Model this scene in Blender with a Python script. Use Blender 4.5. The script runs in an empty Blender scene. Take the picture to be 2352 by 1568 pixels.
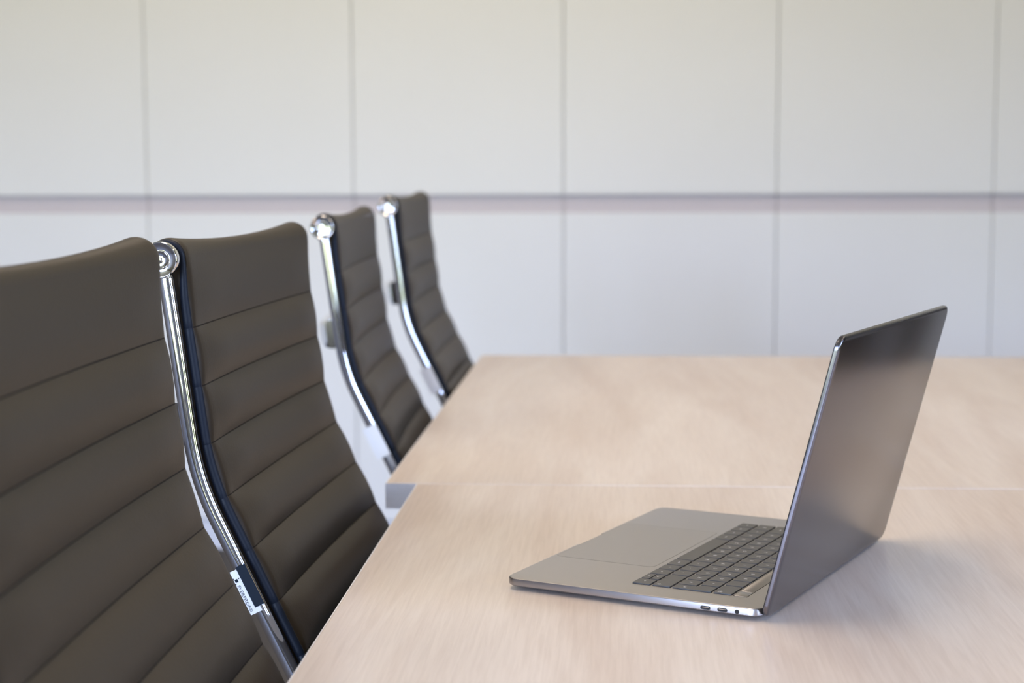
import bpy, bmesh, math
from mathutils import Vector, Matrix
sc = bpy.context.scene
COL = sc.collection
PI = math.pi
TZ = 0.74                                   # table top height

# ------------------------------------------------------------------ camera
pitch, roll, yaw = 0.10386, -0.00327, 0.06629
fw = Vector((-math.sin(yaw)*math.cos(pitch), math.cos(yaw)*math.cos(pitch), -math.sin(pitch)))
rt = Vector((math.cos(yaw), math.sin(yaw), 0)); up = rt.cross(fw)
r2 = rt*math.cos(roll) + up*math.sin(roll); u2 = up*math.cos(roll) - rt*math.sin(roll)
cam = bpy.data.cameras.new('camera'); camo = bpy.data.objects.new('camera', cam); COL.objects.link(camo)
M = Matrix((r2, u2, -fw)).transposed().to_4x4(); M.translation = (0, 0, TZ+0.3735)
camo.matrix_world = M
cam.sensor_width = 36; cam.lens = 58.654; cam.clip_start = 0.02
cam.dof.use_dof = True; cam.dof.focus_distance = 1.44; cam.dof.aperture_fstop = 5.6; cam.dof.aperture_blades = 0
sc.camera = camo

# ------------------------------------------------------------------ view + world
vs = sc.view_settings
sc.display_settings.display_device = 'sRGB'
vs.view_transform = 'Standard'; vs.look = 'None'; vs.gamma = 1.0; vs.use_curve_mapping = False
vs.exposure = 0.03
W = bpy.data.worlds.new('daylight'); sc.world = W; W.use_nodes = True
nt = W.node_tree; nt.nodes.clear()
def N(nt, t, **k):
    n = nt.nodes.new(t)
    for a, b in k.items(): setattr(n, a, b)
    return n
tc = N(nt, 'ShaderNodeTexCoord'); sx = N(nt, 'ShaderNodeSeparateXYZ'); nt.links.new(tc.outputs['Generated'], sx.inputs[0])
cr = N(nt, 'ShaderNodeValToRGB'); el = cr.color_ramp.elements
mp = N(nt, 'ShaderNodeMapRange'); mp.inputs[1].default_value = -1; mp.inputs[2].default_value = 1
nt.links.new(sx.outputs[2], mp.inputs[0]); nt.links.new(mp.outputs[0], cr.inputs[0])
el[0].position = 0.0; el[0].color = (0.16, 0.16, 0.145, 1)
el[1].position = 1.0; el[1].color = (0.44, 0.62, 1.15, 1)
for p, c in ((0.49, (0.17, 0.185, 0.12, 1)), (0.525, (0.26, 0.31, 0.15, 1)), (0.55, (0.65, 0.805, 1.20, 1))):
    e = el.new(p); e.color = c
bg = N(nt, 'ShaderNodeBackground'); SKY_E = 21.0
bg.inputs[1].default_value = SKY_E
nt.links.new(cr.outputs[0], bg.inputs[0])
wo = N(nt, 'ShaderNodeOutputWorld'); nt.links.new(bg.outputs[0], wo.inputs[0])

LAMP_E = 8.1
LAMP_C = (1.0, 0.825, 0.655, 1)

# ------------------------------------------------------------------ materials
def mat(name, color, rough=0.5, metal=0.0, spec=0.5, **kw):
    m = bpy.data.materials.new(name); m.use_nodes = True
    b = m.node_tree.nodes['Principled BSDF']
    b.inputs['Base Color'].default_value = (*color, 1); b.inputs['Roughness'].default_value = rough
    b.inputs['Metallic'].default_value = metal; b.inputs['Specular IOR Level'].default_value = spec
    for k, v in kw.items(): b.inputs[k].default_value = v
    return m
def noise_bump(m, scale, strength, dist, vec='Object', stretch=(1, 1, 1), detail=4):
    t = m.node_tree; b = t.nodes['Principled BSDF']
    tc = N(t, 'ShaderNodeTexCoord'); mp = N(t, 'ShaderNodeMapping'); mp.inputs['Scale'].default_value = stretch
    no = N(t, 'ShaderNodeTexNoise'); no.inputs['Scale'].default_value = scale; no.inputs['Detail'].default_value = detail
    bu = N(t, 'ShaderNodeBump'); bu.inputs['Strength'].default_value = strength; bu.inputs['Distance'].default_value = dist
    t.links.new(tc.outputs[vec], mp.inputs[0]); t.links.new(mp.outputs[0], no.inputs['Vector'])
    t.links.new(no.outputs['Fac'], bu.inputs['Height']); t.links.new(bu.outputs[0], b.inputs['Normal'])
    return no
def noise_color(m, scale, c1, c2, stretch=(1, 1, 1), detail=5, lo=0.35, hi=0.65):
    t = m.node_tree; b = t.nodes['Principled BSDF']
    tc = N(t, 'ShaderNodeTexCoord'); mp = N(t, 'ShaderNodeMapping'); mp.inputs['Scale'].default_value = stretch
    no = N(t, 'ShaderNodeTexNoise'); no.inputs['Scale'].default_value = scale; no.inputs['Detail'].default_value = detail
    r = N(t, 'ShaderNodeValToRGB'); r.color_ramp.elements[0].position = lo; r.color_ramp.elements[1].position = hi
    r.color_ramp.elements[0].color = (*c1, 1); r.color_ramp.elements[1].color = (*c2, 1)
    t.links.new(tc.outputs['Object'], mp.inputs[0]); t.links.new(mp.outputs[0], no.inputs['Vector'])
    t.links.new(no.outputs['Fac'], r.inputs[0]); t.links.new(r.outputs[0], b.inputs['Base Color'])
    return r

M_PANEL = mat('white_laminate', (0.80, 0.795, 0.78), 0.45); noise_color(M_PANEL, 3, (0.825, 0.82, 0.785), (0.84, 0.835, 0.80))
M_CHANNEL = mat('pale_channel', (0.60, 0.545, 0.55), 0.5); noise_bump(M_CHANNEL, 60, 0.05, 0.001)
M_PLASTER = mat('white_plaster', (0.80, 0.79, 0.77), 0.8); noise_bump(M_PLASTER, 90, 0.1, 0.001)
M_DARKWALL = mat('dark_wall_cladding', (0.15, 0.135, 0.125), 0.6); noise_color(M_DARKWALL, 4, (0.135, 0.12, 0.11), (0.165, 0.15, 0.14), (6, 1, 0.4))
M_FLOOR = mat('dark_carpet', (0.08, 0.075, 0.07), 0.95, 0, 0.2); noise_color(M_FLOOR, 180, (0.065, 0.06, 0.057), (0.10, 0.094, 0.09))
M_FRAME = mat('window_frame_grey', (0.35, 0.36, 0.38), 0.4); noise_bump(M_FRAME, 100, 0.03, 0.0005)
M_LAMPFRAME = mat('lamp_frame_white', (0.8, 0.8, 0.8), 0.4); noise_bump(M_LAMPFRAME, 100, 0.03, 0.0005)
M_LAMP = mat('lamp_diffuser', (0.8, 0.8, 0.8), 0.5)
b = M_LAMP.node_tree.nodes['Principled BSDF']; b.inputs['Emission Color'].default_value = LAMP_C; b.inputs['Emission Strength'].default_value = LAMP_E

def wood():
    m = mat('pale_oak', (0.7, 0.56, 0.46), 0.32, 0, 0.5)
    t = m.node_tree; b = t.nodes['Principled BSDF']
    tc = N(t, 'ShaderNodeTexCoord')
    def nz(scale, stretch, detail, dist=0.0, rough=0.5):
        mp = N(t, 'ShaderNodeMapping'); mp.inputs['Scale'].default_value = stretch
        no = N(t, 'ShaderNodeTexNoise'); no.inputs['Scale'].default_value = scale
        no.inputs['Detail'].default_value = detail; no.inputs['Distortion'].default_value = dist; no.inputs['Roughness'].default_value = rough
        t.links.new(tc.outputs['Object'], mp.inputs[0]); t.links.new(mp.outputs[0], no.inputs['Vector']); return no.outputs['Fac']
    broad = nz(4.0, (2.2, 0.35, 1), 3, 1.2)
    fine = nz(55, (5.5, 0.22, 1), 4, 0.3, 0.6)
    r1 = N(t, 'ShaderNodeValToRGB'); e = r1.color_ramp.elements
    e[0].position = 0.30; e[0].color = (0.600, 0.508, 0.436, 1); e[1].position = 0.70; e[1].color = (0.718, 0.648, 0.580, 1)
    t.links.new(broad, r1.inputs[0])
    r2 = N(t, 'ShaderNodeValToRGB'); e = r2.color_ramp.elements
    e[0].position = 0.34; e[0].color = (0.86, 0.845, 0.83, 1); e[1].position = 0.62; e[1].color = (1, 1, 1, 1)
    t.links.new(fine, r2.inputs[0])
    mx = N(t, 'ShaderNodeMix', data_type='RGBA', blend_type='MULTIPLY'); mx.inputs[0].default_value = 0.65
    t.links.new(r1.outputs[0], mx.inputs[6]); t.links.new(r2.outputs[0], mx.inputs[7]); t.links.new(mx.outputs[2], b.inputs['Base Color'])
    bu = N(t, 'ShaderNodeBump'); bu.inputs['Strength'].default_value = 0.25; bu.inputs['Distance'].default_value = 0.0004
    t.links.new(fine, bu.inputs['Height']); t.links.new(bu.outputs[0], b.inputs['Normal'])
    return m
M_WOOD = wood()
M_EDGE = mat('grey_edge_band', (0.50, 0.51, 0.55), 0.45); noise_color(M_EDGE, 20, (0.68, 0.69, 0.73), (0.74, 0.75, 0.79), (1, 1, 6))
M_LEGMETAL = mat('white_table_leg', (0.6, 0.6, 0.62), 0.4); noise_bump(M_LEGMETAL, 80, 0.03, 0.0005)
M_LEATHER = mat('brown_leather', (0.0340, 0.0252, 0.0160), 0.46, 0, 0.24); noise_bump(M_LEATHER, 420, 0.22, 0.0006, detail=3)
M_SEAM = mat('leather_seam', (0.012, 0.010, 0.009), 0.8, 0, 0.2); noise_bump(M_SEAM, 500, 0.3, 0.0005)
M_PIPE = mat('leather_edge_blue_sheen', (0.005, 0.0095, 0.021), 0.50, 0, 0.25); noise_bump(M_PIPE, 500, 0.25, 0.0005, detail=3)  # dark piping with the blue daylight sheen put into its colour
M_CHROME = mat('polished_chrome', (0.80, 0.80, 0.81), 0.07, 1.0); noise_bump(M_CHROME, 35, 0.02, 0.0005)
M_BLACK = mat('black_plastic', (0.02, 0.02, 0.022), 0.5); noise_bump(M_BLACK, 200, 0.1, 0.0003)
M_TAGW = mat('white_label_paper', (0.82, 0.82, 0.84), 0.6); noise_bump(M_TAGW, 300, 0.05, 0.0002)
M_TAGN = mat('navy_label_print', (0.005, 0.012, 0.025), 0.65, 0, 0.25); noise_bump(M_TAGN, 300, 0.05, 0.0002)
M_ALU = mat('space_grey_aluminium', (0.46, 0.44, 0.45), 0.34, 1.0); noise_bump(M_ALU, 2500, 0.04, 0.0001, detail=2)
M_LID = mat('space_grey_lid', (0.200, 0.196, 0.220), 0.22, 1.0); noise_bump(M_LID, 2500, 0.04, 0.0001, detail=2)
M_PAD = mat('trackpad_glass', (0.45, 0.43, 0.44), 0.33, 1.0); noise_bump(M_PAD, 2500, 0.02, 0.0001, detail=2)
M_STRIP = mat('touch_strip_glass', (0.34, 0.325, 0.325), 0.36, 1.0); noise_bump(M_STRIP, 2500, 0.02, 0.0001, detail=2)
M_KEY = mat('dark_key_plastic', (0.080, 0.081, 0.082), 0.5, 0, 0.6); noise_bump(M_KEY, 2000, 0.05, 0.0001, detail=2)
M_KEYGAP = mat('key_surround_black', (0.008, 0.008, 0.009), 0.6); noise_bump(M_KEYGAP, 900, 0.05, 0.0001)
M_LEGEND = mat('key_legend_white', (0.62, 0.62, 0.62), 0.5); noise_bump(M_LEGEND, 900, 0.02, 0.0001)
M_SCREEN = mat('dark_display_glass', (0.01, 0.01, 0.011), 0.06); noise_bump(M_SCREEN, 900, 0.002, 0.0001)
M_PORT = mat('dark_port', (0.012, 0.014, 0.02), 0.35); noise_bump(M_PORT, 900, 0.02, 0.0001)
M_RUBBER = mat('black_rubber', (0.015, 0.015, 0.015), 0.8); noise_bump(M_RUBBER, 300, 0.1, 0.0003)

# ------------------------------------------------------------------ helpers
def link(o, parent=None):
    COL.objects.link(o)
    if parent: o.parent = parent
    return o
def obj(name, bm, mats, parent=None, smooth=None):
    me = bpy.data.meshes.new(name); bm.normal_update(); bm.to_mesh(me); bm.free()
    for m in (mats if isinstance(mats, (list, tuple)) else [mats]): me.materials.append(m)
    if smooth is not None:
        for p in me.polygons: p.use_smooth = True
        if smooth < 3: me.set_sharp_from_angle(angle=smooth)
    return link(bpy.data.objects.new(name, me), parent)
def empty(name, loc, rz=0.0, **props):
    o = bpy.data.objects.new(name, None); o.empty_display_size = 0.1
    COL.objects.link(o); o.location = loc; o.rotation_euler = (0, 0, rz)
    for k, v in props.items(): o[k] = v
    return o
def tag(o, **props):
    for k, v in props.items(): o[k] = v
    return o
def box(bm, x0, x1, y0, y1, z0, z1, bev=0.0, mi=0, seg=2):
    t = bmesh.new()
    bmesh.ops.create_cube(t, size=1)
    for v in t.verts: v.co = Vector(((x0+x1)/2+v.co.x*(x1-x0), (y0+y1)/2+v.co.y*(y1-y0), (z0+z1)/2+v.co.z*(z1-z0)))
    if bev > 0: bmesh.ops.bevel(t, geom=t.edges[:], offset=bev, segments=seg, profile=0.5, affect='EDGES')
    merge(bm, t, mi)
def merge(bm, t, mi=0, mtx=None):
    vm = {}
    for v in t.verts: vm[v] = bm.verts.new(mtx @ v.co if mtx else v.co)
    for f in t.faces:
        try:
            nf = bm.faces.new([vm[v] for v in f.verts]); nf.material_index = mi if mi is not None else f.material_index
        except ValueError: pass
    t.free()
def grid(bm, rows, close_u=False, close_v=False, flip=False, mi=None):
    vs_ = [[bm.verts.new(p) for p in r] for r in rows]
    nu, nv = len(vs_), len(vs_[0])
    for i in range(nu if close_u else nu-1):
        for j in range(nv if close_v else nv-1):
            q = [vs_[i][j], vs_[(i+1) % nu][j], vs_[(i+1) % nu][(j+1) % nv], vs_[i][(j+1) % nv]]
            if flip: q.reverse()
            f = bm.faces.new(q)
            if mi: f.material_index = mi(i, j)
    return vs_
def fan(bm, loop, flip=False):
    f = bm.faces.new(list(reversed(loop)) if flip else loop); return f
def tube(bm, centres, tangents_n, ra, rb, n=16, cap=True):
    """centres: points; tangents_n: list of (e1,e2) axes; elliptical section"""
    rows = []
    for c, (e1, e2) in zip(centres, tangents_n):
        rows.append([c + e1*(ra*math.cos(2*PI*k/n)) + e2*(rb*math.sin(2*PI*k/n)) for k in range(n)])
    v = grid(bm, rows, close_v=True)
    if cap: bm.faces.new(list(reversed(v[0]))); bm.faces.new(v[-1])
def lathe(bm, prof, n=40, mtx=None):
    """prof: (radius, height) list, axis Z"""
    rows = []
    for r, h in prof:
        rows.append([Vector((r*math.cos(2*PI*k/n), r*math.sin(2*PI*k/n), h)) for k in range(n)])
    if mtx: rows = [[mtx @ p for p in r] for r in rows]
    v = grid(bm, rows, close_v=True)
    bm.faces.new(v[-1]); bm.faces.new(list(reversed(v[0])))
    bmesh.ops.recalc_face_normals(bm, faces=bm.faces[:])
def rrect(x0, x1, y0, y1, r, n=8):
    pts = []
    for cx, cy, a0 in ((x1-r, y1-r, 0), (x0+r, y1-r, PI/2), (x0+r, y0+r, PI), (x1-r, y0+r, 1.5*PI)):
        for k in range(n+1):
            a = a0+PI/2*k/n; pts.append((cx+r*math.cos(a), cy+r*math.sin(a)))
    return pts
def slab(bm, x0, x1, y0, y1, r, levels, n=8, mi=None):
    """stack of rounded rectangles: levels (z, inset)"""
    rows = [[Vector((x, y, z)) for x, y in rrect(x0+i, x1-i, y0+i, y1-i, max(r-i, 0.0003), n)] for z, i in levels]
    v = grid(bm, rows, close_v=True, mi=mi)
    bm.faces.new(list(reversed(v[0]))); f = bm.faces.new(v[-1])
    bmesh.ops.recalc_face_normals(bm, faces=bm.faces[:])
    return f
def text_bm(s, size, mtx, extrude=0.00003, align='CENTER'):
    cu = bpy.data.curves.new('t', 'FONT'); cu.body = s; cu.size = size; cu.align_x = align; cu.align_y = 'CENTER'
    cu.extrude = extrude; cu.resolution_u = 3
    o = bpy.data.objects.new('t', cu); COL.objects.link(o)
    dg = bpy.context.evaluated_depsgraph_get(); me = bpy.data.meshes.new_from_object(o.evaluated_get(dg))
    t = bmesh.new(); t.from_mesh(me); bpy.data.objects.remove(o); bpy.data.curves.remove(cu); bpy.data.meshes.remove(me)
    bm = bmesh.new(); merge(bm, t, 0, mtx); return bm

# ------------------------------------------------------------------ room shell
X0, X1, Y0, Y1, ZC = -3.6, 3.4, -3.0, 4.751, 2.85
def struct(name, bm, m, parent=None, smooth=None, **k):
    o = obj(name, bm, m, parent, smooth)
    if parent is None: o['kind'] = 'structure'
    for a, b_ in k.items(): o[a] = b_
    return o
bm = bmesh.new(); box(bm, X0-.2, X1+.2, Y0-.2, Y1+.3, -0.1, 0); struct('floor', bm, M_FLOOR)
bm = bmesh.new(); box(bm, X0-.2, X1+.2, Y0-.2, Y1+.3, ZC, ZC+0.1); struct('ceiling', bm, M_PLASTER)

# back wall: backing board, white panels with narrow joints, recessed channel between the two tiers
PX0, PW, GAP, PT = -1.368, 0.600, 0.0022, 0.022
ZB0, ZB1 = TZ+0.2948-0.050, TZ+0.2948+0.002
bm = bmesh.new(); box(bm, X0, X1, Y1+PT+0.004, Y1+0.15, 0, ZC)
wb = struct('wall_back', bm, M_PANEL)
xs = [PX0+PW*i for i in range(-4, 9)]
xs = [max(X0+.002, min(X1-.002, x)) for x in xs]
for i in range(len(xs)-1):
    a, c = xs[i]+GAP/2, xs[i+1]-GAP/2
    if c-a < 0.02: continue
    bm = bmesh.new(); box(bm, a, c, Y1, Y1+PT, ZB1, ZC-.002, 0.0012); obj('upper_wall_panel', bm, M_PANEL, wb)
    bm = bmesh.new(); box(bm, a, c, Y1, Y1+PT, 0.09, ZB0, 0.0012); obj('lower_wall_panel', bm, M_PANEL, wb)
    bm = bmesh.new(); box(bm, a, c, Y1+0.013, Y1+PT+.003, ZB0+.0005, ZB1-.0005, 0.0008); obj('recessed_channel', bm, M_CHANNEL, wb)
bm = bmesh.new(); box(bm, X0+.002, X1-.002, Y1+0.006, Y1+PT+.003, 0.0, 0.086, 0.001); struct('baseboard_back', bm, M_EDGE)

# walls with window openings (behind and beside the camera)
WZ0, WZ1 = 0.45, 2.65
WIN = [('F', -3.5, -1.95), ('F', -1.85, -0.2), ('R', -2.3, -1.2), ('R', 0.2, 1.1)]
def wall_with_openings(name, side, m):
    ops = sorted((a, c) for s_, a, c in WIN if s_ == side)
    bm = bmesh.new()
    if side == 'F': lo_, hi_ = X0, X1; bb = lambda a, c, z0, z1: box(bm, a, c, Y0-.15, Y0, z0, z1)
    else: lo_, hi_ = Y0, Y1+.15; bb = lambda a, c, z0, z1: box(bm, X1, X1+.15, a, c, z0, z1)
    bb(lo_, hi_, 0, WZ0); bb(lo_, hi_, WZ1, ZC); p = lo_
    for a, c in ops: bb(p, a, WZ0, WZ1); p = c
    bb(p, hi_, WZ0, WZ1); struct(name, bm, m)
wall_with_openings('wall_front', 'F', M_DARKWALL); wall_with_openings('wall_right', 'R', M_DARKWALL)
bm = bmesh.new(); box(bm, X0-.15, X0, Y0, Y1+.15, 0, ZC); struct('wall_left', bm, M_DARKWALL)
for k, (side, a, c) in enumerate(WIN):
    bm = bmesh.new()
    if side == 'F': bb = lambda p, q, z0, z1, d: box(bm, p, q, Y0-.10+d, Y0-.05-d, z0, z1)
    else: bb = lambda p, q, z0, z1, d: box(bm, X1+.05+d, X1+.10-d, p, q, z0, z1)
    for q in (a, (a+c)/2-.025, c-.05): bb(q, q+.05, WZ0, WZ1, 0)
    for q in (WZ0, WZ1-.05): bb(a+.05, c-.05, q, q+.05, .002)
    struct('window_%d' % (k+1), bm, M_FRAME)
    L = bpy.data.lights.new('window_portal', 'AREA'); L.shape = 'RECTANGLE'; L.cycles.is_portal = True
    lo = bpy.data.objects.new('window_portal', L); COL.objects.link(lo)
    if side == 'F': L.size, L.size_y = c-a, WZ1-WZ0; lo.location = ((a+c)/2, Y0-.12, (WZ0+WZ1)/2); lo.rotation_euler = (-PI/2, 0, PI)
    else: L.size, L.size_y = WZ1-WZ0, c-a; lo.location = (X1+.12, (a+c)/2, (WZ0+WZ1)/2); lo.rotation_euler = (0, PI/2, 0)

# ceiling lights (real lamps above the frame)
def lamp(x, y, w, d, label):
    t = empty('ceiling_light', (x, y, ZC), label=label, category='ceiling light', group='ceiling light panels')
    bm = bmesh.new(); g = 0.02
    for q in ((-w/2-g, -w/2, -d/2-g, d/2+g), (w/2, w/2+g, -d/2-g, d/2+g), (-w/2, w/2, -d/2-g, -d/2), (-w/2, w/2, d/2, d/2+g)): box(bm, *q, -.03, 0)
    obj('frame', bm, M_LAMPFRAME, t)
    bm = bmesh.new(); box(bm, -w/2, w/2, -d/2, d/2, -.024, -.012); obj('diffuser', bm, M_LAMP, t)
LAMPS = [(-0.35, 3.1, .6, 1.2, 'rear middle'), (-0.35, 1.3, .6, 1.2, 'front middle'), (-2.2, 3.1, .5, 1.0, 'rear left'), (-2.2, 1.3, .5, 1.0, 'front left'), (1.5, 3.1, .4, .9, 'rear right'), (1.5, 1.3, .3, .9, 'front right')]
for x, y, w, d, n in LAMPS: lamp(x, y, w, d, 'rectangular white ceiling light panel at the %s of the ceiling' % n)

# ------------------------------------------------------------------ tables
def table(x0, x1, y0, y1, label):
    t = empty('conference_table', ((x0+x1)/2, (y0+y1)/2, 0), label=label, category='table')
    hx, hy = (x1-x0)/2, (y1-y0)/2; th = 0.031
    bm = bmesh.new(); box(bm, -hx+.0015, hx-.0015, -hy+.0015, hy-.0015, TZ-th, TZ, 0.0006); obj('tabletop', bm, M_WOOD, t)
    bm = bmesh.new(); e = 0.0015; z0, z1 = TZ-th, TZ-.0007
    box(bm, -hx, -hx+e, -hy, hy, z0, z1); box(bm, hx-e, hx, -hy, hy, z0, z1)
    box(bm, -hx+e, hx-e, -hy, -hy+e, z0, z1); box(bm, -hx+e, hx-e, hy-e, hy, z0, z1)
    obj('edge_band', bm, M_EDGE, t)
    for sy in (-1, 1):
        for sx in (0.05, 0.72):
            bm = bmesh.new(); cx, cy = hx*sx+.05, sy*(hy-.30)
            box(bm, cx-.03, cx+.03, cy-.03, cy+.03, 0.0, TZ-th, 0.003); obj('leg', bm, M_LEGMETAL, t)
        bm = bmesh.new(); cy = sy*(hy-.30); box(bm, hx*.05+.02, hx*.72+.05, cy-.02, cy+.02, TZ-th-.05, TZ-th, 0.002); obj('under_rail', bm, M_LEGMETAL, t)
    return t
table(-0.2436, 0.79, 0.18, 1.9455, 'pale wood conference table in front, carrying the open laptop')
table(-0.2814, 0.79, 1.9475, 3.313, 'pale wood table butted behind the laptop table, set slightly further left')

# ------------------------------------------------------------------ chairs
T1, T2, S1, S2 = 0.1338, 0.4527, 0.1607, 0.2388
SM0, SMP = 0.0644, 0.0533
WL, V0 = 0.460, 0.012
def theta(s):
    if s < S1: return T1
    if s < S2: return T1+(T2-T1)*(s-S1)/(S2-S1)
    if s < 0.55: return T2
    if s < 0.65: return T2+(1.64-T2)*(s-0.55)/0.10
    if s < 1.00: return 1.64
    return 1.64-0.9*(s-1.00)/0.06
DS = 0.001; NS = 1060
PA, PB = [0.0], [0.0]
for i in range(NS):
    th = theta((i+.5)*DS); PA.append(PA[-1]+math.sin(th)*DS); PB.append(PB[-1]-math.cos(th)*DS)
def path(s):
    i = max(0, min(NS-1, int(s/DS))); f = s/DS-i; return PA[i]+(PA[i+1]-PA[i])*f, PB[i]+(PB[i+1]-PB[i])*f
def nrm(s): th = theta(s); return math.cos(th), math.sin(th)
# chair frame: x forward (towards the table), y across (away from camera), z up; origin under the near roll disc
def off_pt(s, o, v, H):
    a, b = path(s); na, nb = nrm(s); return Vector((a+o*na, v, H+b+o*nb))
def sag(v):
    t = min(1, max(0, (v-V0)/WL)); return 0.0080*max(0.0, math.sin(PI*t))**0.75
def edge_drop(v):
    d = min(v-V0, V0+WL-v); return 0.0075*max(0.0, 1-d/0.011)**2.2
RR, FO = 0.0195, 0.0150
def puff(s):
    k = (s-SM0)/SMP
    if k < 0: return 0.0045*(1-abs(2*max(0, (s+0.0)/SM0)-1)**2.2) if s > 0.0322 else 0.0045
    t = k-math.floor(k); return 0.0078*(1-abs(2*t-1)**2.05)
def front(s, v):
    d = min(v-V0, V0+WL-v); w = 0.05+0.95*min(1, max(0, d/0.06))**.75
    return FO+(RR-FO)*math.exp(-(s/0.028)**2)+puff(s)*w*(1-math.exp(-(s/0.02)**2) if s < .06 else 1)-sag(v)-edge_drop(v)*(1-.75*math.exp(-(s/.03)**2))
VS = sorted(set([V0+WL*t for t in (0, .0025, .006, .011, .017, .025, .045, .08, .14, .2, .3, .4, .5, .6, .7, .8, .86, .92, .955, .975, .983, .989, .994, .9975, 1)]))
def s_samples(a, b):
    out = []
    k0 = int(math.floor((a-SM0)/SMP)); s = a
    for k in range(k0, int((b-SM0)/SMP)+2):
        c = SM0+SMP*k
        for d in (0, .0006, .002, .005, .010, .0165, .022, .0267, .0316, .037, .0433, .0483, .0513, .0527):
            if a-1e-9 <= c+d <= b+1e-9 and c+d >= 0: out.append(c+d)
    if not out or out[0] > a+1e-6: out = [a]+[a+(out[0]-a)*i/8 for i in range(1, 8)]+out
    if out[-1] < b-1e-6: out.append(b)
    return out
def pad_mesh(sa, sb, H, top):
    ss = s_samples(sa, sb); bm = bmesh.new(); rows = []; seamrow = []
    for v in VS: pass
    sec = []
    for s in reversed(ss): sec.append(('f', s))
    if top:
        for k in range(1, 15): sec.append(('r', k/14*PI*1.02))
        for s in (0.012, 0.022): sec.append(('b', s))
    else: sec.append(('b', sa))
    for s in [sa+(sb-sa)*q for q in ((.08, .2, .3, .45, .6, .8, 1) if top else (.2, .4, .6, .8, 1))]: sec.append(('b', s))
    for kind, q in sec:
        row = []
        for v in VS:
            if kind == 'f': p = off_pt(q, front(q, v), v, H)
            elif kind == 'r':
                R = RR-sag(v)-edge_drop(v)*0.25; na, nb = nrm(0)
                c, s_ = math.cos(q), math.sin(q); p = Vector((R*(c*na-s_*nb), v, H+R*(c*nb+s_*na)))
            else:
                o = -0.0045-sag(v)*0.8+edge_drop(v)*0.4
                if top and q < 0.03: o = -(RR-sag(v)-edge_drop(v)*.25)*(1-q/0.03)+o*(q/0.03)
                p = off_pt(q, o, v, H)
            row.append(p)
        rows.append(row)
    def mi(i, j):
        k1, q1 = sec[i]; k2, q2 = sec[(i+1) % len(sec)]
        if k1 == 'f' and k2 == 'f':
            m_ = ((q1+q2)/2-SM0)/SMP; t = m_-round(m_)
            if m_ > -0.3 and abs(t)*SMP < 0.00055: return 1
        return 0
    g = grid(bm, rows, close_u=True, mi=mi)
    for j in (0, -1):
        loop = [r[j] for r in g]; f = bm.faces.new(loop)
    bmesh.ops.recalc_face_normals(bm, faces=bm.faces[:])
    return bm
def piping_mesh(sa, sb, H, v, top):
    pts = []; o = 0.0100 if v < V0 else 0.0035
    n = int((sb-sa)/0.008)
    ss = [(sa+(sb-sa)*i/n, 1) for i in range(n+1)]
    for k in range(0, 20):
        c = SM0+SMP*k
        if sa+.002 < c < sb-.002:
            ss = [q for q in ss if abs(q[0]-c) > .002]+[(c-.0009, 1), (c-.0003, .93), (c+.0003, .93), (c+.0009, 1)]
    ss.sort(reverse=True); fac = [q[1] for q in ss]
    for s, _ in ss:
        pts.append((off_pt(s, o+(RR-FO)*math.exp(-(s/.028)**2)*0.95, v, H), nrm(s)))
    if top:
        na, nb = nrm(0); R = o+(RR-FO)*0.95
        for k in range(1, 19):
            q = k/18*PI*1.0; c, s_ = math.cos(q), math.sin(q)
            pts.append((Vector((R*(c*na-s_*nb), v, H+R*(c*nb+s_*na))), (c*na-s_*nb, c*nb+s_*na)))
    bm = bmesh.new()
    fac = [f_*(1-.38*math.exp(-(q[0]/.035)**2)) if top else f_ for f_, q in zip(fac, ss)]
    fac += [.62]*(len(pts)-len(fac))
    tube(bm, [p for p, _ in pts], [(Vector((n_[0], 0, n_[1]))*f_, Vector((0, 1, 0))*f_) for (_, n_), f_ in zip(pts, fac)], 0.0046, 0.0042, 12)
    bmesh.ops.recalc_face_normals(bm, faces=bm.faces[:])
    return bm
def rail_mesh(v, H):
    bm = bmesh.new(); ss = [0.012+ (1.02-0.012)*i/150 for i in range(151)]
    tube(bm, [off_pt(s, 0, v, H) for s in ss], [(Vector((nrm(s)[0], 0, nrm(s)[1])), Vector((0, 1, 0))) for s in ss], 0.0070, 0.0058, 20)
    bmesh.ops.recalc_face_normals(bm, faces=bm.faces[:]); return bm
CAPP = [(0.0130, 0.000), (0.0157, 0.0005), (0.0161, 0.0020), (0.0162, 0.0088), (0.0161, 0.0100), (0.0158, 0.0107), (0.0153, 0.0110), (0.0147, 0.0109),
        (0.0140, 0.0104), (0.0125, 0.0096), (0.0108, 0.0091), (0.0094, 0.0089), (0.0088, 0.0088), (0.0086, 0.0090), (0.0085, 0.0099), (0.0083, 0.0103), (0.0079, 0.0104), (0.0075, 0.0102),
        (0.0070, 0.0097), (0.0052, 0.0092), (0.0034, 0.0090), (0.0026, 0.0091), (0.0022, 0.0096), (0.0012, 0.0099), (0.0002, 0.0099)]
def cap_mesh(v, side, c):
    bm = bmesh.new(); m = Matrix.Translation((c[0], v, c[1])) @ Matrix.Rotation(PI/2*side, 4, 'X'); lathe(bm, CAPP, 48, m); return bm
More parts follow.
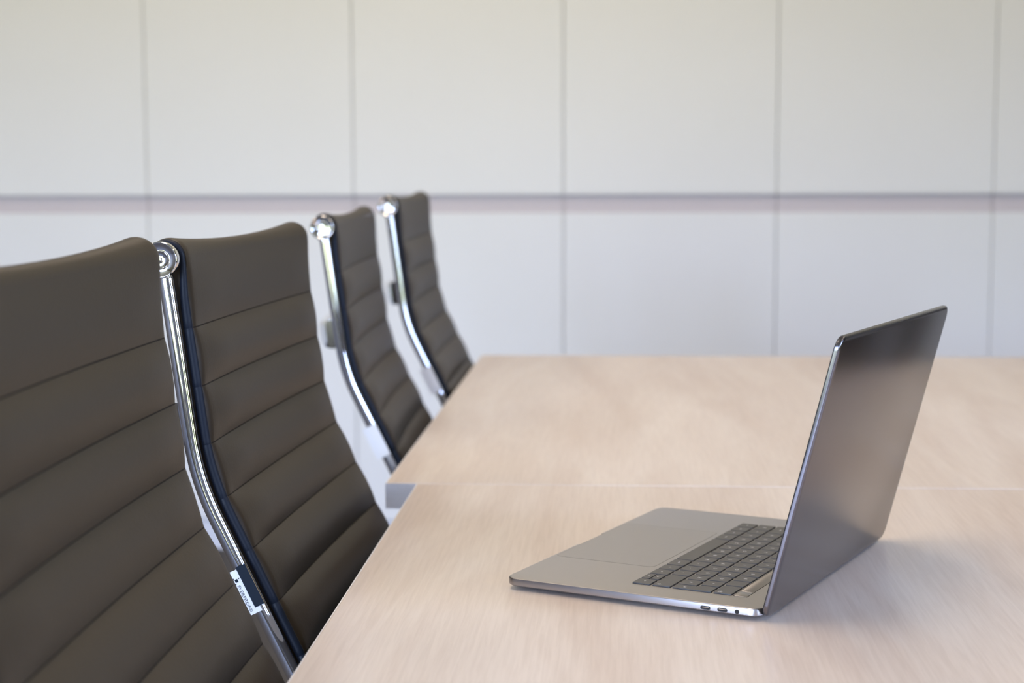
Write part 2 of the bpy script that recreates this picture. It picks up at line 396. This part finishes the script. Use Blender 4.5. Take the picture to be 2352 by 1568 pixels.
def tag_bm(H, s0, s1, o0, o1, v, th, curl=0.0):
    """thin paper sheet lying on the side of the rail, between path lengths s0..s1 and offsets o0..o1"""
    bm = bmesh.new(); rows = []
    n = 8
    for dv in (0, -th):
        for i in range(n+1):
            o = o0+(o1-o0)*i/n
            rows.append([off_pt(s0+(s1-s0)*k/6, o, v+dv+curl*((o+.003)/0.01)**2, H) for k in range(7)])
    f = rows[:n+1]; bk = list(reversed(rows[n+1:]))
    g = grid(bm, f+bk, close_u=True)
    bm.faces.new([r[0] for r in g]); bm.faces.new([r[-1] for r in g])
    bmesh.ops.recalc_face_normals(bm, faces=bm.faces[:]); return bm

VR0, VR1 = 0.0, WL+2*V0
def make_chair(H, printed):
    t = empty('office_chair', (0, 0, 0))
    back = obj('backrest', pad_mesh(0.0, 0.595, H, True), [M_LEATHER, M_SEAM], t, 0.9)
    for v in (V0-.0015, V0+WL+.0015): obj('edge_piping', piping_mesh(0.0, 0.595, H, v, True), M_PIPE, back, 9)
    seat = obj('seat', pad_mesh(0.597, 1.03, H, False), [M_LEATHER, M_SEAM], t, 0.9)
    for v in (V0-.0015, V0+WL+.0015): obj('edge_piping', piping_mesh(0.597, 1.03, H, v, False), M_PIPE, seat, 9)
    for v in (VR0, VR1): obj('side_rail', rail_mesh(v, H), M_CHROME, t, 9)
    obj('end_cap', cap_mesh(0.001, 1, (0, H)), M_CHROME, t, 0.7)
    obj('end_cap', cap_mesh(VR1-.0170, -1, (0, H)), M_CHROME, t, 0.7)
    fe = off_pt(1.03, 0, 0, H)
    obj('end_cap', cap_mesh(0.001, 1, (fe.x, fe.z)), M_CHROME, t, 0.7)
    obj('end_cap', cap_mesh(VR1-.001, -1, (fe.x, fe.z)), M_CHROME, t, 0.7)
    # cast spreader behind the back, bolted to both rails
    bm = bmesh.new(); sC = 0.148; cs = []; fr = []
    for k in range(33):
        q = k/32; v = VR0-.001+(VR1-VR0+.002)*q; dep = -0.0095-0.034*math.sin(PI*q)**0.6
        p = off_pt(sC, dep, v, H); cs.append(p)
        d = Vector((nrm(sC)[0], 0, nrm(sC)[1])); u = Vector((-nrm(sC)[1], 0, nrm(sC)[0])); fr.append((u, d))
    rows = []
    for k, (c, (u, d)) in enumerate(zip(cs, fr)):
        q = k/32; h = 0.020-0.008*math.sin(PI*q); w = 0.0075
        rows.append([c+u*(h*math.copysign(abs(math.cos(2*PI*i/16))**.6, math.cos(2*PI*i/16)))+d*(w*math.copysign(abs(math.sin(2*PI*i/16))**.6, math.sin(2*PI*i/16))) for i in range(16)])
    g = grid(bm, rows, close_v=True); bm.faces.new(list(reversed(g[0]))); bm.faces.new(g[-1])
    bmesh.ops.recalc_face_normals(bm, faces=bm.faces[:])
    obj('back_spreader', bm, M_CHROME, t, 0.8)
    # seat spreader, column, star base, casters
    a7, b7 = path(0.80); zc = H+b7
    bm = bmesh.new(); box(bm, a7-.025, a7+.025, VR0-.004, VR1+.004, zc-.045, zc-.012, 0.006)
    box(bm, a7-.07, a7+.07, WL/2+V0-.09, WL/2+V0+.09, zc-.075, zc-.040, 0.008); obj('seat_spreader', bm, M_CHROME, t, 0.6)
    vc = WL/2+V0
    bm = bmesh.new(); lathe(bm, [(0.025, 0.09), (0.025, 0.25), (0.0245, 0.252), (0.014, 0.253), (0.014, zc-.074)], 28, Matrix.Translation((a7, vc, 0))); obj('gas_column', bm, M_CHROME, t, 0.6)
    bm = bmesh.new(); lathe(bm, [(0.035, 0.075), (0.036, 0.08), (0.036, 0.115), (0.033, 0.12)], 28, Matrix.Translation((a7, vc, 0)))
    NL = 4
    for k in range(NL):
        an = 2*PI*k/NL+PI/4; t2 = bmesh.new(); rows = []
        for i in range(9):
            q = i/8; x = 0.03+0.235*q; w = 0.018-.006*q; z1 = 0.112-.030*q; z0 = 0.082-.016*q
            rows.append([Vector((x, w*sx_, z)) for sx_, z in ((-1, z0), (1, z0), (1, z1-.003), (.7, z1), (-.7, z1), (-1, z1-.003))])
        g = grid(t2, rows, close_v=True); t2.faces.new(list(reversed(g[0]))); t2.faces.new(g[-1])
        bmesh.ops.recalc_face_normals(t2, faces=t2.faces[:])
        merge(bm, t2, 0, Matrix.Translation((a7, vc, 0)) @ Matrix.Rotation(an, 4, 'Z'))
    obj('star_base', bm, M_CHROME, t, 0.6)
    for k in range(NL):
        an = 2*PI*k/NL+PI/4; mt = Matrix.Translation((a7+.255*math.cos(an), vc+.255*math.sin(an), 0)) @ Matrix.Rotation(an, 4, 'Z')
        bm = bmesh.new()
        for d in (-1, 1):
            lathe(bm, [(0.012, -.0085), (0.025, -.0075), (0.026, -.005), (0.026, .005), (0.025, .0075), (0.012, .0085)], 24, mt @ Matrix.Translation((0, d*.013, .026)) @ Matrix.Rotation(PI/2, 4, 'X'))
        t2 = bmesh.new(); lathe(t2, [(0.008, .026), (0.008, .07)], 12); merge(bm, t2, 0, mt)
        obj('caster', bm, M_BLACK, t, 0.7)
    # paper care tag round the near rail
    tg = obj('label_tag', tag_bm(H, 0.2868, 0.3300, -0.0088, 0.0030, -0.0068, 0.0003, 0.0004), M_TAGW, t, 0.6)
    tg['label'] = 'white paper tag wrapped round the chrome rail'
    if printed:
        n_ = obj('printed_block', tag_bm(H, 0.2850, 0.3252, -0.0018, 0.0076, -0.0073, 0.0002, 0.0004), M_TAGN, tg, 0.6)
        sT = 0.308; na, nb = nrm(sT); th = theta(sT)
        # reading direction runs down the rail, letter tops towards the table
        ex = Vector((math.sin(th), 0, -math.cos(th))); ey = Vector((na, 0, nb)); ez = ex.cross(ey)
        def TM(s, o): 
            m = Matrix((ex, ey, ez)).transposed().to_4x4(); m.translation = off_pt(s, o, -0.00728, H); return m
        tb = text_bm('EVERPROF\u00ae', 0.0040, Matrix.Identity(4), 0.00004)
        xs_ = [v.co.x for v in tb.verts]; ys_ = [v.co.y for v in tb.verts]; w_ = max(xs_)-min(xs_); cy_ = (max(ys_)+min(ys_))/2
        for v in tb.verts: v.co.x = (v.co.x-min(xs_))*0.0262/w_; v.co.y -= cy_
        bmesh.ops.transform(tb, matrix=TM(0.3010, -0.0064), verts=tb.verts[:])
        obj('printed_text', tb, M_TAGN, tg)
        bm = bmesh.new()
        for (s_, o_, w_, h_) in ((0.2963, -0.0064, .0030, .0028), (0.2950, -0.0036, .0012, .0009), (0.2938, -0.0083, .0012, .0007), (0.2990, -0.0083, .0012, .0007)):
            t2 = bmesh.new(); box(t2, -w_/2, w_/2, -h_/2, h_/2, -.00004, .00004); merge(bm, t2, 0, TM(s_, o_))
        obj('printed_mark', bm, M_TAGN, tg)
    return t
def copy_tree(o, parent=None):
    c = o.copy(); COL.objects.link(c)
    if parent: c.parent = parent
    for ch in list(o.children): copy_tree(ch, c)
    return c
CH = [(-0.3837, 0.8390, 0.3013, 0.0060, 'nearest brown ribbed leather chair, cut off by the left edge of the photo'),
      (-0.4077, 1.4590, 0.2933, -0.0499, 'brown ribbed leather chair with a legible printed tag on its chrome rail'),
      (-0.4110, 2.2731, 0.2928, 0.0321, 'third brown leather chair from the camera, between the printed-tag chair and the farthest one'),
      (-0.3970, 2.8182, 0.3092, 0.0033, 'farthest and smallest brown ribbed leather chair, beside the far end of the rear table')]
H0 = 1.02
printed = make_chair(H0, True); 
blank = copy_tree(printed)
for ch in [c for c in blank.children if c.name.startswith('label_tag')]:
    for g in list(ch.children): bpy.data.objects.remove(g)
    wide = obj('label_tag', tag_bm(H0, 0.284, 0.331, -0.0130, 0.0070, -0.0068, 0.0003, 0.0010), M_TAGW, None, 0.6)   # these tags hang turned, blank face out
    ch.data = wide.data; bpy.data.objects.remove(wide)
def set_height(root, dz):
    """gas lift: the upper frame rides up on the column while base and casters stay on the floor"""
    for c in root.children:
        if not c.name.startswith(('star_base', 'caster', 'gas_column')): c.location.z += dz
chairs = [blank, printed, copy_tree(blank), copy_tree(blank)]
for o, (x, y, z, psi, lab) in zip(chairs, CH):
    o.location = (x, y, 0); o.rotation_euler = (0, 0, psi); set_height(o, TZ+z-H0)
    tag(o, label=lab, category='chair', group='brown leather chairs along the table')
# chairs across the table, outside the frame, added to darken the reflection in the laptop lid
for y in (1.25, 2.05, 2.80):
    o = copy_tree(blank); set_height(o, (TZ+0.2933)-(TZ+CH[0][2])); o.location = (1.43, y+.48, 0); o.rotation_euler = (0, 0, PI)
    tag(o, label='brown leather chair across the table, unseen, added to darken the laptop lid', category='chair', group='added brown leather chairs across the table')
# ------------------------------------------------------------------ laptop
TH, LIDA = 0.42719, 0.25278
LW, LD, LH = 0.3493, 0.2442, 0.2432
ox, oy = 0.11849, 1.35168
ew = Vector((math.sin(TH), math.cos(TH), 0)); ed = Vector((-math.cos(TH), math.sin(TH), 0))
cen = Vector((ox, oy, TZ))+ew*(LW/2)+ed*(LD/2)
lap = empty('laptop', cen, math.atan2(-math.cos(TH), -math.sin(TH)), label='open grey aluminium laptop with dark keyboard standing on the pale wood table', category='laptop')
def lx(w): return LW/2-w                    # w: distance from the near (port) side
def ly(p): return LD/2-p                    # p: distance from the hinge edge
ZD = 0.0108
# base
def base_mesh():
    bm = bmesh.new(); lv = [(0.0012, .020), (0.0016, .012), (0.0024, .0060), (0.0032, .0022), (0.0040, .0006), (0.0048, 0), (0.0098, 0), (0.0104, .00025), (0.0107, .0006), (ZD, .0012)]
    x0, x1, y0, y1 = -LW/2, LW/2, -LD/2, LD/2-.0040
    rows = []
    for z, i in lv:
        pts = rrect(x0+i, x1-i, y0+i, y1-i, 0.0115-i*.3 if i < .005 else 0.010, 8)
        # thumb notch in the front edge: subdivide the straight front run
        out = []
        for k, (x, y) in enumerate(pts):
            out.append((x, y)); nx, ny = pts[(k+1) % len(pts)]
            if abs(y-(y0+i)) < 1e-6 and abs(ny-(y0+i)) < 1e-6 and nx-x > .1:
                for q in (-.050, -.0275, -.0265, -.0255, -.024, -.015, 0, .015, .024, .0255, .0265, .0275, .050):
                    d = 0.0027*min(1, max(0, (z-.0042)/.0056)) if abs(q) < .0270 else 0
                    if abs(q) > .0250 and d: d *= (.35 if abs(q) > .026 else .8)
                    out.append((q, y+d))
        rows.append([Vector((x, y, z)) for x, y in out])
    v = grid(bm, rows, close_v=True); bm.faces.new(list(reversed(v[0]))); bm.faces.new(v[-1])
    bmesh.ops.recalc_face_normals(bm, faces=bm.faces[:]); return bm
base = obj('base', base_mesh(), M_ALU, lap, 0.5)
bm = bmesh.new(); slab(bm, lx(257.6e-3), lx(94.7e-3), ly(241.4e-3), ly(141.2e-3), 0.0063, [(ZD, 0), (ZD+.00004, 0)]); obj('trackpad_gap', bm, M_KEYGAP, base)
bm = bmesh.new(); slab(bm, lx(257.3e-3), lx(95e-3), ly(241.2e-3), ly(141.5e-3), 0.006, [(ZD, 0), (ZD+.00007, 0)]); obj('trackpad', bm, M_PAD, base, 0.5)
for w, p in ((.028, .022), (.3213, .022), (.028, .222), (.3213, .222)):
    bm = bmesh.new(); lathe(bm, [(.0075, 0), (.0085, .0006), (.0085, .0016)], 24, Matrix.Translation((lx(w), ly(p), 0))); obj('rubber_foot', bm, M_RUBBER, base, 0.6)
# ports on the near side
def stadium(L, h, n=8):
    pts = []
    for c, a0 in ((L/2-h/2, -PI/2), (-L/2+h/2, PI/2)):
        for k in range(n+1): a = a0+PI*k/n; pts.append((c+h/2*math.cos(a), h/2*math.sin(a)))
    return pts
def port(name, p, L, h, ring):
    bm = bmesh.new(); X = lx(0); zc_ = 0.0066; rows = []
    for dx, ins in ((-.0002, 0), (.00008, 0), (.00008, .00025), (-.004, .0003)):
        s_ = stadium(L-2*ins, h-2*ins); rows.append([Vector((X+dx, ly(p)+a, zc_+b_)) for a, b_ in s_])
    g = grid(bm, rows, close_v=True); bm.faces.new(g[-1])
    bmesh.ops.recalc_face_normals(bm, faces=bm.faces[:])
    o = obj(name, bm, M_PORT, base, 0.6)
    bm = bmesh.new()
    # dark mouth plate with lit metal lip inside
    rows = [[Vector((X+dx, ly(p)+a, zc_+b_)) for a, b_ in stadium(L-.0006-2*i_, h-.0006-2*i_)] for dx, i_ in ((.00002, 0), (.00006, 0))]
    g = grid(bm, rows, close_v=True); bm.faces.new(g[-1]); bmesh.ops.recalc_face_normals(bm, faces=bm.faces[:]); obj('port_mouth', bm, M_KEYGAP, o)
    if ring:
        bm = bmesh.new(); box(bm, X-.001, X+.00012, ly(p)-L*.36, ly(p)+L*.36, zc_+.0001, zc_+.0008, .00015); obj('connector_tongue', bm, M_CHROME, o)
port('usb_port', .0530, .0090, .0032, True); port('usb_port', .0378, .0090, .0032, True); port('headphone_jack', .0249, .0040, .0040, False)
# keyboard
KW0, U, KG, RP = 0.0327, 0.01910, 0.0024, 0.0189
ROWP = [59.2e-3-16.9e-3+i*RP for i in range(5)]          # back edge (p) of rows: digits ... bottom
KH = 0.0165
gapbm = bmesh.new()
def keycap(bm, w0, w1, p0, p1):
    slab(bm, lx(w1), lx(w0), ly(p1), ly(p0), 0.0012, [(ZD+.0001, 0), (ZD+.0008, 0), (ZD+.00105, .0002)], 3)
def key(w0, w1, p0, p1, legend=None, size=.0042, extra=None, at=None):
    bm = bmesh.new(); keycap(bm, w0, w1, p0, p1)
    t2 = bmesh.new(); slab(t2, lx(w1)-.0003, lx(w0)+.0005, ly(p1)-.0003, ly(p0)+.0003, 0.0014, [(ZD, 0), (ZD+.00015, 0)], 3); merge(gapbm, t2)
    k = obj('key', bm, M_KEY, base, 0.5)
    if legend:
        c = at or ((w0+w1)/2, (p0+p1)/2)
        tb = text_bm(legend, size, Matrix.Translation((lx(c[0]), ly(c[1]), ZD+.00110)), .00003)
        if len(tb.verts): obj('legend', tb, M_LEGEND, k)
        else: tb.free()
    return k
def tri(pts, k):
    bm = bmesh.new()
    a = [bm.verts.new((x, y, ZD+.00112)) for x, y in pts]; bm.faces.new(a); obj('legend', bm, M_LEGEND, k)
rows_keys = [
 [(1.5, '\u232b')]+[(1, c) for c in ['\u00b4', '\u00df', '0', '9', '8', '7', '6', '5', '4', '3', '2', '1', '^']],
 [(1.0, None)]+[(1, c) for c in ['+', '\u00dc', 'P', 'O', 'I', 'U', 'Z', 'T', 'R', 'E', 'W', 'Q']]+[(1.5, 'tab')],
 [(.75, None)]+[(1, c) for c in ['#', '\u00c4', '\u00d6', 'L', 'K', 'J', 'H', 'G', 'F', 'D', 'S', 'A']]+[(1.75, 'caps')],
 [(2.25, '\u21e7')]+[(1, c) for c in ['-', '.', ',', 'M', 'N', 'B', 'V', 'C', 'X', 'Y', '<']]+[(1.25, '\u21e7')],
 [(1, 'R'), (1, 'UD'), (1, 'L'), (1, 'alt'), (1.25, 'cmd'), (5, None), (1.25, 'cmd'), (1, 'alt'), (1, 'ctrl'), (1, 'fn')]]
for ri, rk in enumerate(rows_keys):
    w = KW0; p0 = ROWP[ri]; p1 = p0+KH
    for ki, (u, lg) in enumerate(rk):
        w0, w1 = w, w+u*U-KG; w += u*U
        if ri in (1, 2) and ki == 0: continue              # return key spans two rows
        if ri == 4 and lg in ('R', 'L'):
            k = key(w0, w1, p0, p1); c = lx((w0+w1)/2), ly((p0+p1)/2); d = 1 if lg == 'R' else -1
            tri([(c[0]-.001*d, c[1]+.0011), (c[0]-.001*d, c[1]-.0011), (c[0]+.0011*d, c[1])][::-d], k)
        elif lg == 'UD':
            pm = (p0+p1)/2
            for a_, b_, d in ((p0, pm-.0006, 1), (pm+.0006, p1, -1)):
                k = key(w0, w1, a_, b_); c = lx((w0+w1)/2), ly((a_+b_)/2)
                tri([(c[0]-.0011, c[1]-.0009*d), (c[0]+.0011, c[1]-.0009*d), (c[0], c[1]+.001*d)][::d], k)
        else:
            big = lg and len(lg) > 1
            at = (w0+.0045, p1-.0045) if u in (1.5, 2.25) and ki == 0 else None
            k = key(w0, w1, p0, p1, lg, .0028 if big else .0046, at=at)
# return key, one L-shaped cap over two rows
bm = bmesh.new(); w0 = KW0; wa, wb_ = KW0+U-KG, KW0+.75*U-KG; pa, pb, pc = ROWP[1], ROWP[1]+KH, ROWP[2]+KH
L_ = [(w0, pa), (wa, pa), (wa, pb), (wb_, pb), (wb_, pc), (w0, pc)]
rws = []
for z, ins in ((ZD+.0001, 0), (ZD+.0008, 0), (ZD+.00105, .0002)):
    sg = [(1, 1), (-1, 1), (-1, -1), (-1, -1), (-1, -1), (1, -1)]
    rws.append([Vector((lx(a+s_[0]*ins), ly(b_+s_[1]*ins), z)) for (a, b_), s_ in zip(L_, sg)])
g = grid(bm, rws, close_v=True); bm.faces.new(list(reversed(g[0]))); bm.faces.new(g[-1]); bmesh.ops.recalc_face_normals(bm, faces=bm.faces[:])
kr = obj('key', bm, M_KEY, base)
tb = text_bm('\u21a9', .0048, Matrix.Translation((lx(w0+.0055), ly(pc-.009), ZD+.0011)), .00003)
if len(tb.verts): obj('legend', tb, M_LEGEND, kr)
e = .0004
for q in ((w0-e, wa+e, pa-e, pb+e), (w0-e, wb_+e, pb, pc+e)):
    t2 = bmesh.new(); slab(t2, lx(q[1]), lx(q[0]), ly(q[3]), ly(q[2]), .0006, [(ZD, 0), (ZD+.00015, 0)], 3); merge(gapbm, t2)
obj('key_surround', gapbm, M_KEYGAP, base)
# touch strip and power button
bm = bmesh.new(); slab(bm, lx(.3095), lx(.0492), ly(.0404), ly(.0285), .001, [(ZD, 0), (ZD+.0002, 0), (ZD+.0003, .0002)], 3); obj('touch_strip', bm, M_STRIP, base, 0.5)
bm = bmesh.new(); slab(bm, lx(.0486), lx(.0327), ly(.0404), ly(.0285), .001, [(ZD, 0), (ZD+.0002, 0), (ZD+.0003, .0002)], 3); obj('power_button', bm, M_STRIP, base, 0.5)
bm = bmesh.new(); slab(bm, lx(.3100), lx(.0322), ly(.0409), ly(.0280), .0012, [(ZD, 0), (ZD+.00008, 0)], 3); obj('strip_surround', bm, M_KEYGAP, base)
# lid, hinged at the back
LM = Matrix.Translation((0, LD/2, 0.0030)) @ Matrix.Rotation(PI/2-LIDA, 4, 'X')   # lid frame: x across, y up the lid, z towards the user
def lidobj(name, bm, m, parent, smooth=0.5):
    bmesh.ops.transform(bm, matrix=LM, verts=bm.verts[:]); return obj(name, bm, m, parent, smooth)
bm = bmesh.new(); slab(bm, -LW/2, LW/2, 0, LH, .0115, [(0, .0022), (.0003, .0010), (.0009, .0003), (.0016, 0), (.0040, 0), (.0043, .0002)])
lid = lidobj('lid', bm, M_LID, lap)
bm = bmesh.new(); slab(bm, -LW/2+.0004, LW/2-.0004, .0004, LH-.0004, .011, [(.0042, 0), (.0048, 0), (.0050, .0003)]); lidobj('rubber_gasket', bm, M_RUBBER, lid)
bm = bmesh.new(); slab(bm, -LW/2+.0016, LW/2-.0016, .018, LH-.0016, .0098, [(.0049, 0), (.00525, 0)]); lidobj('screen', bm, M_SCREEN, lid)
bm = bmesh.new()
box(bm, lx(LW-.022), lx(.022), ly(.0105), ly(.0010), .0045, .0098, .0015); obj('hinge', bm, M_BLACK, lap, 0.6)
